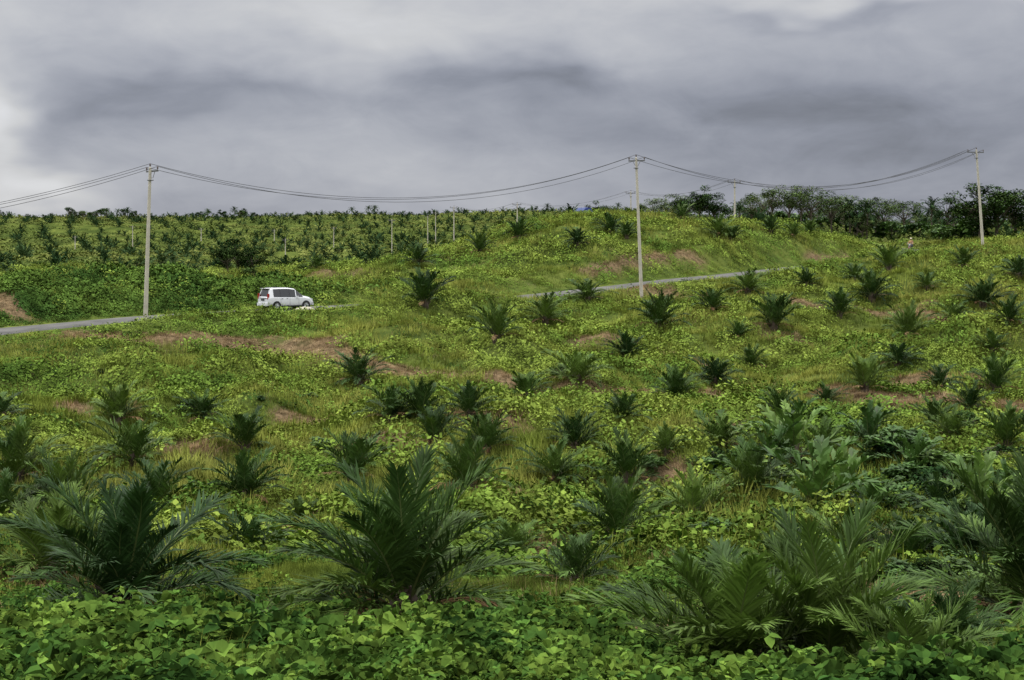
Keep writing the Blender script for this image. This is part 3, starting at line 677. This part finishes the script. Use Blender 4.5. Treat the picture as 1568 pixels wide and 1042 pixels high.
V=[(1.2,-1,.6),(2.95,-1,.6),(3.0,-1,1.3),(2.6,-.92,2.25),(1.2,-.92,2.3)];V+=[(a,-b_,c) for a,b_,c in V]
t.add(V,[(0,1,2,3,4),(9,8,7,6,5),(0,5,6,1),(1,6,7,2),(3,8,9,4),(4,9,5,0)],1); t.add(V,[(2,7,8,3)],3)
for sg in (-1,1): t.box((2.1,sg*.975,1.8),(1.0,.02,.5),3)
for wx in (-2.2,2.2):
    for sg in (-1,1): t.tube([(wx,sg*.65,.42),(wx,sg*.98,.42)],.42,16,2)
uu=(882-CX)/F
i=int(np.argmin(np.hypot(RC[:,0]-uu*243,RC[:,1]-243))); dv=RC[i+1]-RC[i-1]
mkobj('blue_cargo_truck',t.mesh('truck',[M_blue,M_cab,M_blk,M_glass]),(RC[i,0],RC[i,1],RC[i,2]+.05),math.atan2(dv[1],dv[0])+math.pi)
# ---------------------------------------------------------------- MOTORCYCLIST
M_skin=simplemat('skin',(.30,.17,.10),.6); M_jack=simplemat('tan_jacket',(.42,.24,.12),.8); M_trous=simplemat('dark_trousers',(.03,.035,.06),.8); M_hat=simplemat('pale_helmet',(.62,.55,.42),.4); M_mred=simplemat('motorbike_fairing',(.25,.03,.02),.3)
root=bpy.data.objects.new('motorcyclist',None); scene.collection.objects.link(root)
def skin(name,V,E,rad,mat,sub=1):
    me=bpy.data.meshes.new(name); me.from_pydata(V,E,[]); me.materials.append(mat)
    o=mkobj(name,me,parent=root); md=o.modifiers.new('s','SKIN'); md.use_smooth_shade=True
    for i,v in enumerate(me.skin_vertices[0].data): v.radius=(rad[i],rad[i]); v.use_root=(i==0)
    s=o.modifiers.new('u','SUBSURF'); s.levels=sub; s.render_levels=sub
    return o
V=[(-.05,0,.86),(-.03,0,1.05),(0,0,1.25),(.02,0,1.38),(.03,0,1.47),(.02,-.19,1.36),(.12,-.27,1.12),(.38,-.27,1.04),(.02,.19,1.36),(.12,.27,1.12),(.38,.27,1.04)]
skin('torso_and_arms',V,[(0,1),(1,2),(2,3),(3,4),(3,5),(5,6),(6,7),(3,8),(8,9),(9,10)],[.17,.15,.17,.13,.06,.075,.055,.04,.075,.055,.04],M_jack,2)
V=[(-.05,0,.86),(0,-.1,.84),(.38,-.17,.80),(.22,-.16,.38),(.20,-.16,.28),(.32,-.17,.25),(0,.1,.84),(.38,.17,.80),(.22,.16,.38),(.20,.16,.28),(.32,.17,.25)]
skin('legs',V,[(0,1),(1,2),(2,3),(3,4),(4,5),(0,6),(6,7),(7,8),(8,9),(9,10)],[.15,.11,.08,.055,.045,.04,.11,.08,.055,.045,.04],M_trous,2)
V=[(.04,0,1.45),(.05,0,1.54),(.07,0,1.62),(.145,0,1.60),(.05,0,1.70)]
skin('head',V,[(0,1),(1,2),(2,3),(2,4)],[.05,.075,.085,.02,.085],M_skin,2)
b=B(); P=[]
for k in range(7):
    a=k/6*math.pi/2; P.append((.045,0,1.64+.13*math.sin(a)))
b.tube(P,[max(.005,.13*math.cos(k/6*math.pi/2)) for k in range(7)],14,0); b.box((.17,0,1.66),(.1,.16,.02),0)
mkobj('helmet',b.mesh('helmet',[M_hat],True),parent=root)
for sg in (-1,1):
    V=[(.38,sg*.27,1.04),(.43,sg*.27,1.04)];E=[(0,1)];rd=[.035,.035]
    for f in range(4):
        k=len(V); yy=sg*(.235+.023*f); l=.9+.1*(f in(1,2))
        V+=[(.46,yy,1.06),(.46+.03*l,yy,1.045),(.455+.02*l,yy,1.01)]; E+=[(1,k),(k,k+1),(k+1,k+2)]; rd+=[.011,.010,.009]
    k=len(V); V+=[(.43,sg*.225,1.02),(.455,sg*.21,1.0)]; E+=[(1,k),(k,k+1)]; rd+=[.012,.010]
    skin('hand',V,E,rd,M_skin,1)
b=B()
for wx in (-.55,.68):
    n=20; P=[(wx+.25*math.cos(2*math.pi*a/n),0,.29+.25*math.sin(2*math.pi*a/n)) for a in range(n+1)]
    b.tube(P,.045,6,0,False)
    for a in range(6): b.tube([(wx,0,.29),(wx+.24*math.cos(a*1.05),0,.29+.24*math.sin(a*1.05))],.008,4,1)
b.tube([(.68,-.07,.29),(.52,-.07,.85),(.45,0,1.02)],.025,6,1); b.tube([(.68,.07,.29),(.52,.07,.85),(.45,0,1.02)],.025,6,1)
b.tube([(.47,-.36,1.0),(.46,0,1.04),(.47,.36,1.0)],.018,6,1)
b.tube([(-.62,0,.72),(-.3,0,.75),(.1,0,.72)],[.08,.12,.09],8,2); b.tube([(.1,0,.62),(.35,0,.72),(.5,0,.88)],[.09,.12,.09],8,3); b.tube([(-.55,0,.3),(-.1,0,.36),(.2,0,.36),(.4,0,.6)],[.05,.12,.12,.06],8,1)
b.tube([(.45,0,.93),(.58,0,.95)],[.1,.06],10,4); b.tube([(.42,0,.56),(.68,0,.57),(.9,0,.48)],[.03,.07,.04],6,3)
for sg in (-1,1): b.tube([(.46,sg*.25,1.02),(.44,sg*.3,1.2)],.006,4,1); b.box((.44,sg*.31,1.22),(.01,.1,.06),1)
mkobj('motorbike',b.mesh('motorbike',[M_tyre,M_rim,M_blk,M_mred,M_lamp]),parent=root)
px,py,_=pt(1394,392,170.5); _,ri=polydist(np.array([px]),np.array([py]),RC); q=RC[ri[0]]
root.location=(q[0],q[1],q[2]+.04); root.rotation_euler=(0,0,R(-125))
bm=bmesh.new(); bmesh.ops.create_icosphere(bm,subdivisions=3,radius=.6)
for v in bm.verts:
    k=.8+.45*float(vnoise(np.array([v.co.x*3+5]),np.array([v.co.y*3+v.co.z*2]),5)[0]); v.co=Vector((v.co.x*k*1.2,v.co.y*k,v.co.z*k*.45))
me=bpy.data.meshes.new('rock'); bm.to_mesh(me); bm.free(); me.materials.append(simplemat('pale_rock',(.4,.37,.28),.9,var=.3))
x,y,_=pt(466,477,107.5); mkobj('roadside_rock',me,(x,y,H1(x,y)+.15))
# ---------------------------------------------------------------- WORLD
w=bpy.data.worlds.new('World'); scene.world=w; w.use_nodes=True
nt=w.node_tree;N=nt.nodes;L=nt.links;N.clear()
out=N.new('ShaderNodeOutputWorld');bg=N.new('ShaderNodeBackground');bg.inputs['Strength'].default_value=.1
sky=N.new('ShaderNodeTexSky');sky.sky_type='NISHITA';sky.sun_disc=False
SE,SA=R(52),R(-60)
sky.sun_elevation=SE;sky.sun_rotation=SA
tc=N.new('ShaderNodeTexCoord'); 
def mth(op,a,b=None,c=None,clamp=False):
    n=N.new('ShaderNodeMath'); n.operation=op; n.use_clamp=clamp
    for i,v in enumerate((a,b,c)):
        if v is None: continue
        if isinstance(v,(int,float)): n.inputs[i].default_value=v
        else: L.new(v,n.inputs[i])
    return n.outputs[0]
def wnoise(scale,sx,sz,det=5,ro=.55,dist=0,loc=(0,0,0)):
    mp=N.new('ShaderNodeMapping'); mp.inputs['Scale'].default_value=(sx,1,sz); mp.inputs['Location'].default_value=loc; L.new(tc.outputs['Generated'],mp.inputs[0])
    n=N.new('ShaderNodeTexNoise'); n.inputs['Scale'].default_value=scale; n.inputs['Detail'].default_value=det; n.inputs['Roughness'].default_value=ro; n.inputs['Distortion'].default_value=dist
    L.new(mp.outputs[0],n.inputs['Vector']); return n.outputs['Fac']
sx=N.new('ShaderNodeSeparateXYZ'); L.new(tc.outputs['Generated'],sx.inputs[0])
warp1=mth('MULTIPLY',mth('SUBTRACT',wnoise(7,1,2,3),.5),.16); warp2=mth('MULTIPLY',mth('SUBTRACT',wnoise(8,1,2.4,3,loc=(3,1,2)),.5),.07)
dx=mth('ADD',sx.outputs[0],warp1); dz=mth('ADD',sx.outputs[2],warp2)
front=mth('GREATER_THAN',sx.outputs[1],0.0)
def blob(px,row,rx,rz,amp):
    cx=(px-CX)/F; cz=(HZ-row)/F; rx/=F; rz/=F
    a=mth('DIVIDE',mth('SUBTRACT',dx,cx),rx); a=mth('MULTIPLY',a,a); b=mth('DIVIDE',mth('SUBTRACT',dz,cz),rz); b=mth('MULTIPLY',b,b)
    return mth('MULTIPLY',mth('MULTIPLY',mth('EXPONENT',mth('MULTIPLY',mth('ADD',a,b),-1.0)),amp),front)
zg=N.new('ShaderNodeValToRGB'); e=zg.color_ramp.elements
st=[(0,.28),(.04,.265),(.10,.27),(.17,.35),(.35,.6),(1.0,2.35)]
while len(e)<len(st): e.new(.5)
for i,(p_,v) in enumerate(st): e[i].position=p_; e[i].color=(v,v,v,1)
L.new(dz,zg.inputs[0])
val=zg.outputs[0]
v=mth('ADD',val,mth('MULTIPLY',mth('SUBTRACT',wnoise(5,1,3.2,5,.55,.3),.5),.20))
v=mth('ADD',v,mth('MULTIPLY',mth('SUBTRACT',wnoise(14,1,2.2,6,.6,.5,(5,2,1)),.5),.15))
for q in [(10,200,50,80,.28),(110,295,110,28,.24),(60,60,300,60,.05),(330,150,220,26,-.06),(230,195,200,18,-.04),(830,130,180,30,-.10),(560,50,330,50,.12),(1250,45,200,14,-.07),(1400,200,350,130,-.06),(1100,230,250,90,-.04),(560,260,300,60,.07),(1350,15,300,22,.10)]:
    v=mth('ADD',v,blob(*q))
v=mth('MAXIMUM',v,.1)
v=mth('MULTIPLY',v,1.38)
tint=N.new('ShaderNodeMix'); tint.data_type='RGBA'; tint.inputs[6].default_value=(.93,.985,1.18,1); tint.inputs[7].default_value=(.99,1,1.03,1)
mr=N.new('ShaderNodeMapRange'); mr.inputs[1].default_value=.28; mr.inputs[2].default_value=.6; L.new(v,mr.inputs[0]); L.new(mr.outputs[0],tint.inputs[0])
vm=N.new('ShaderNodeVectorMath'); vm.operation='SCALE'; L.new(tint.outputs[2],vm.inputs[0]); L.new(mth('MULTIPLY',v,10.0),vm.inputs['Scale'])
mx=N.new('ShaderNodeMix'); mx.data_type='RGBA'; mx.inputs[0].default_value=.05; L.new(vm.outputs[0],mx.inputs[6]); L.new(sky.outputs[0],mx.inputs[7])
L.new(mx.outputs[2],bg.inputs['Color']); L.new(bg.outputs[0],out.inputs[0])
w.cycles.sampling_method='MANUAL'; w.cycles.sample_map_resolution=512
ld=bpy.data.lights.new('sun','SUN'); ld.energy=1.5; ld.angle=R(14); ld.color=(1,.95,.85)
lo=bpy.data.objects.new('sun',ld); scene.collection.objects.link(lo)
dv=Vector((math.sin(SA)*math.cos(SE),math.cos(SA)*math.cos(SE),math.sin(SE))); lo.rotation_euler=dv.to_track_quat('Z','Y').to_euler()
# ---------------------------------------------------------------- CAMERA
cd=bpy.data.cameras.new('camera'); cam=bpy.data.objects.new('camera',cd); scene.collection.objects.link(cam)
cd.sensor_width=36; cd.lens=36*F/1568; cd.clip_end=6000; cd.clip_start=.1
cam.location=(0,0,CAMZ); cam.rotation_euler=(math.pi/2-PITCH,0,0); scene.camera=cam
scene.view_settings.view_transform='Standard'; scene.view_settings.look='None'; scene.view_settings.exposure=0
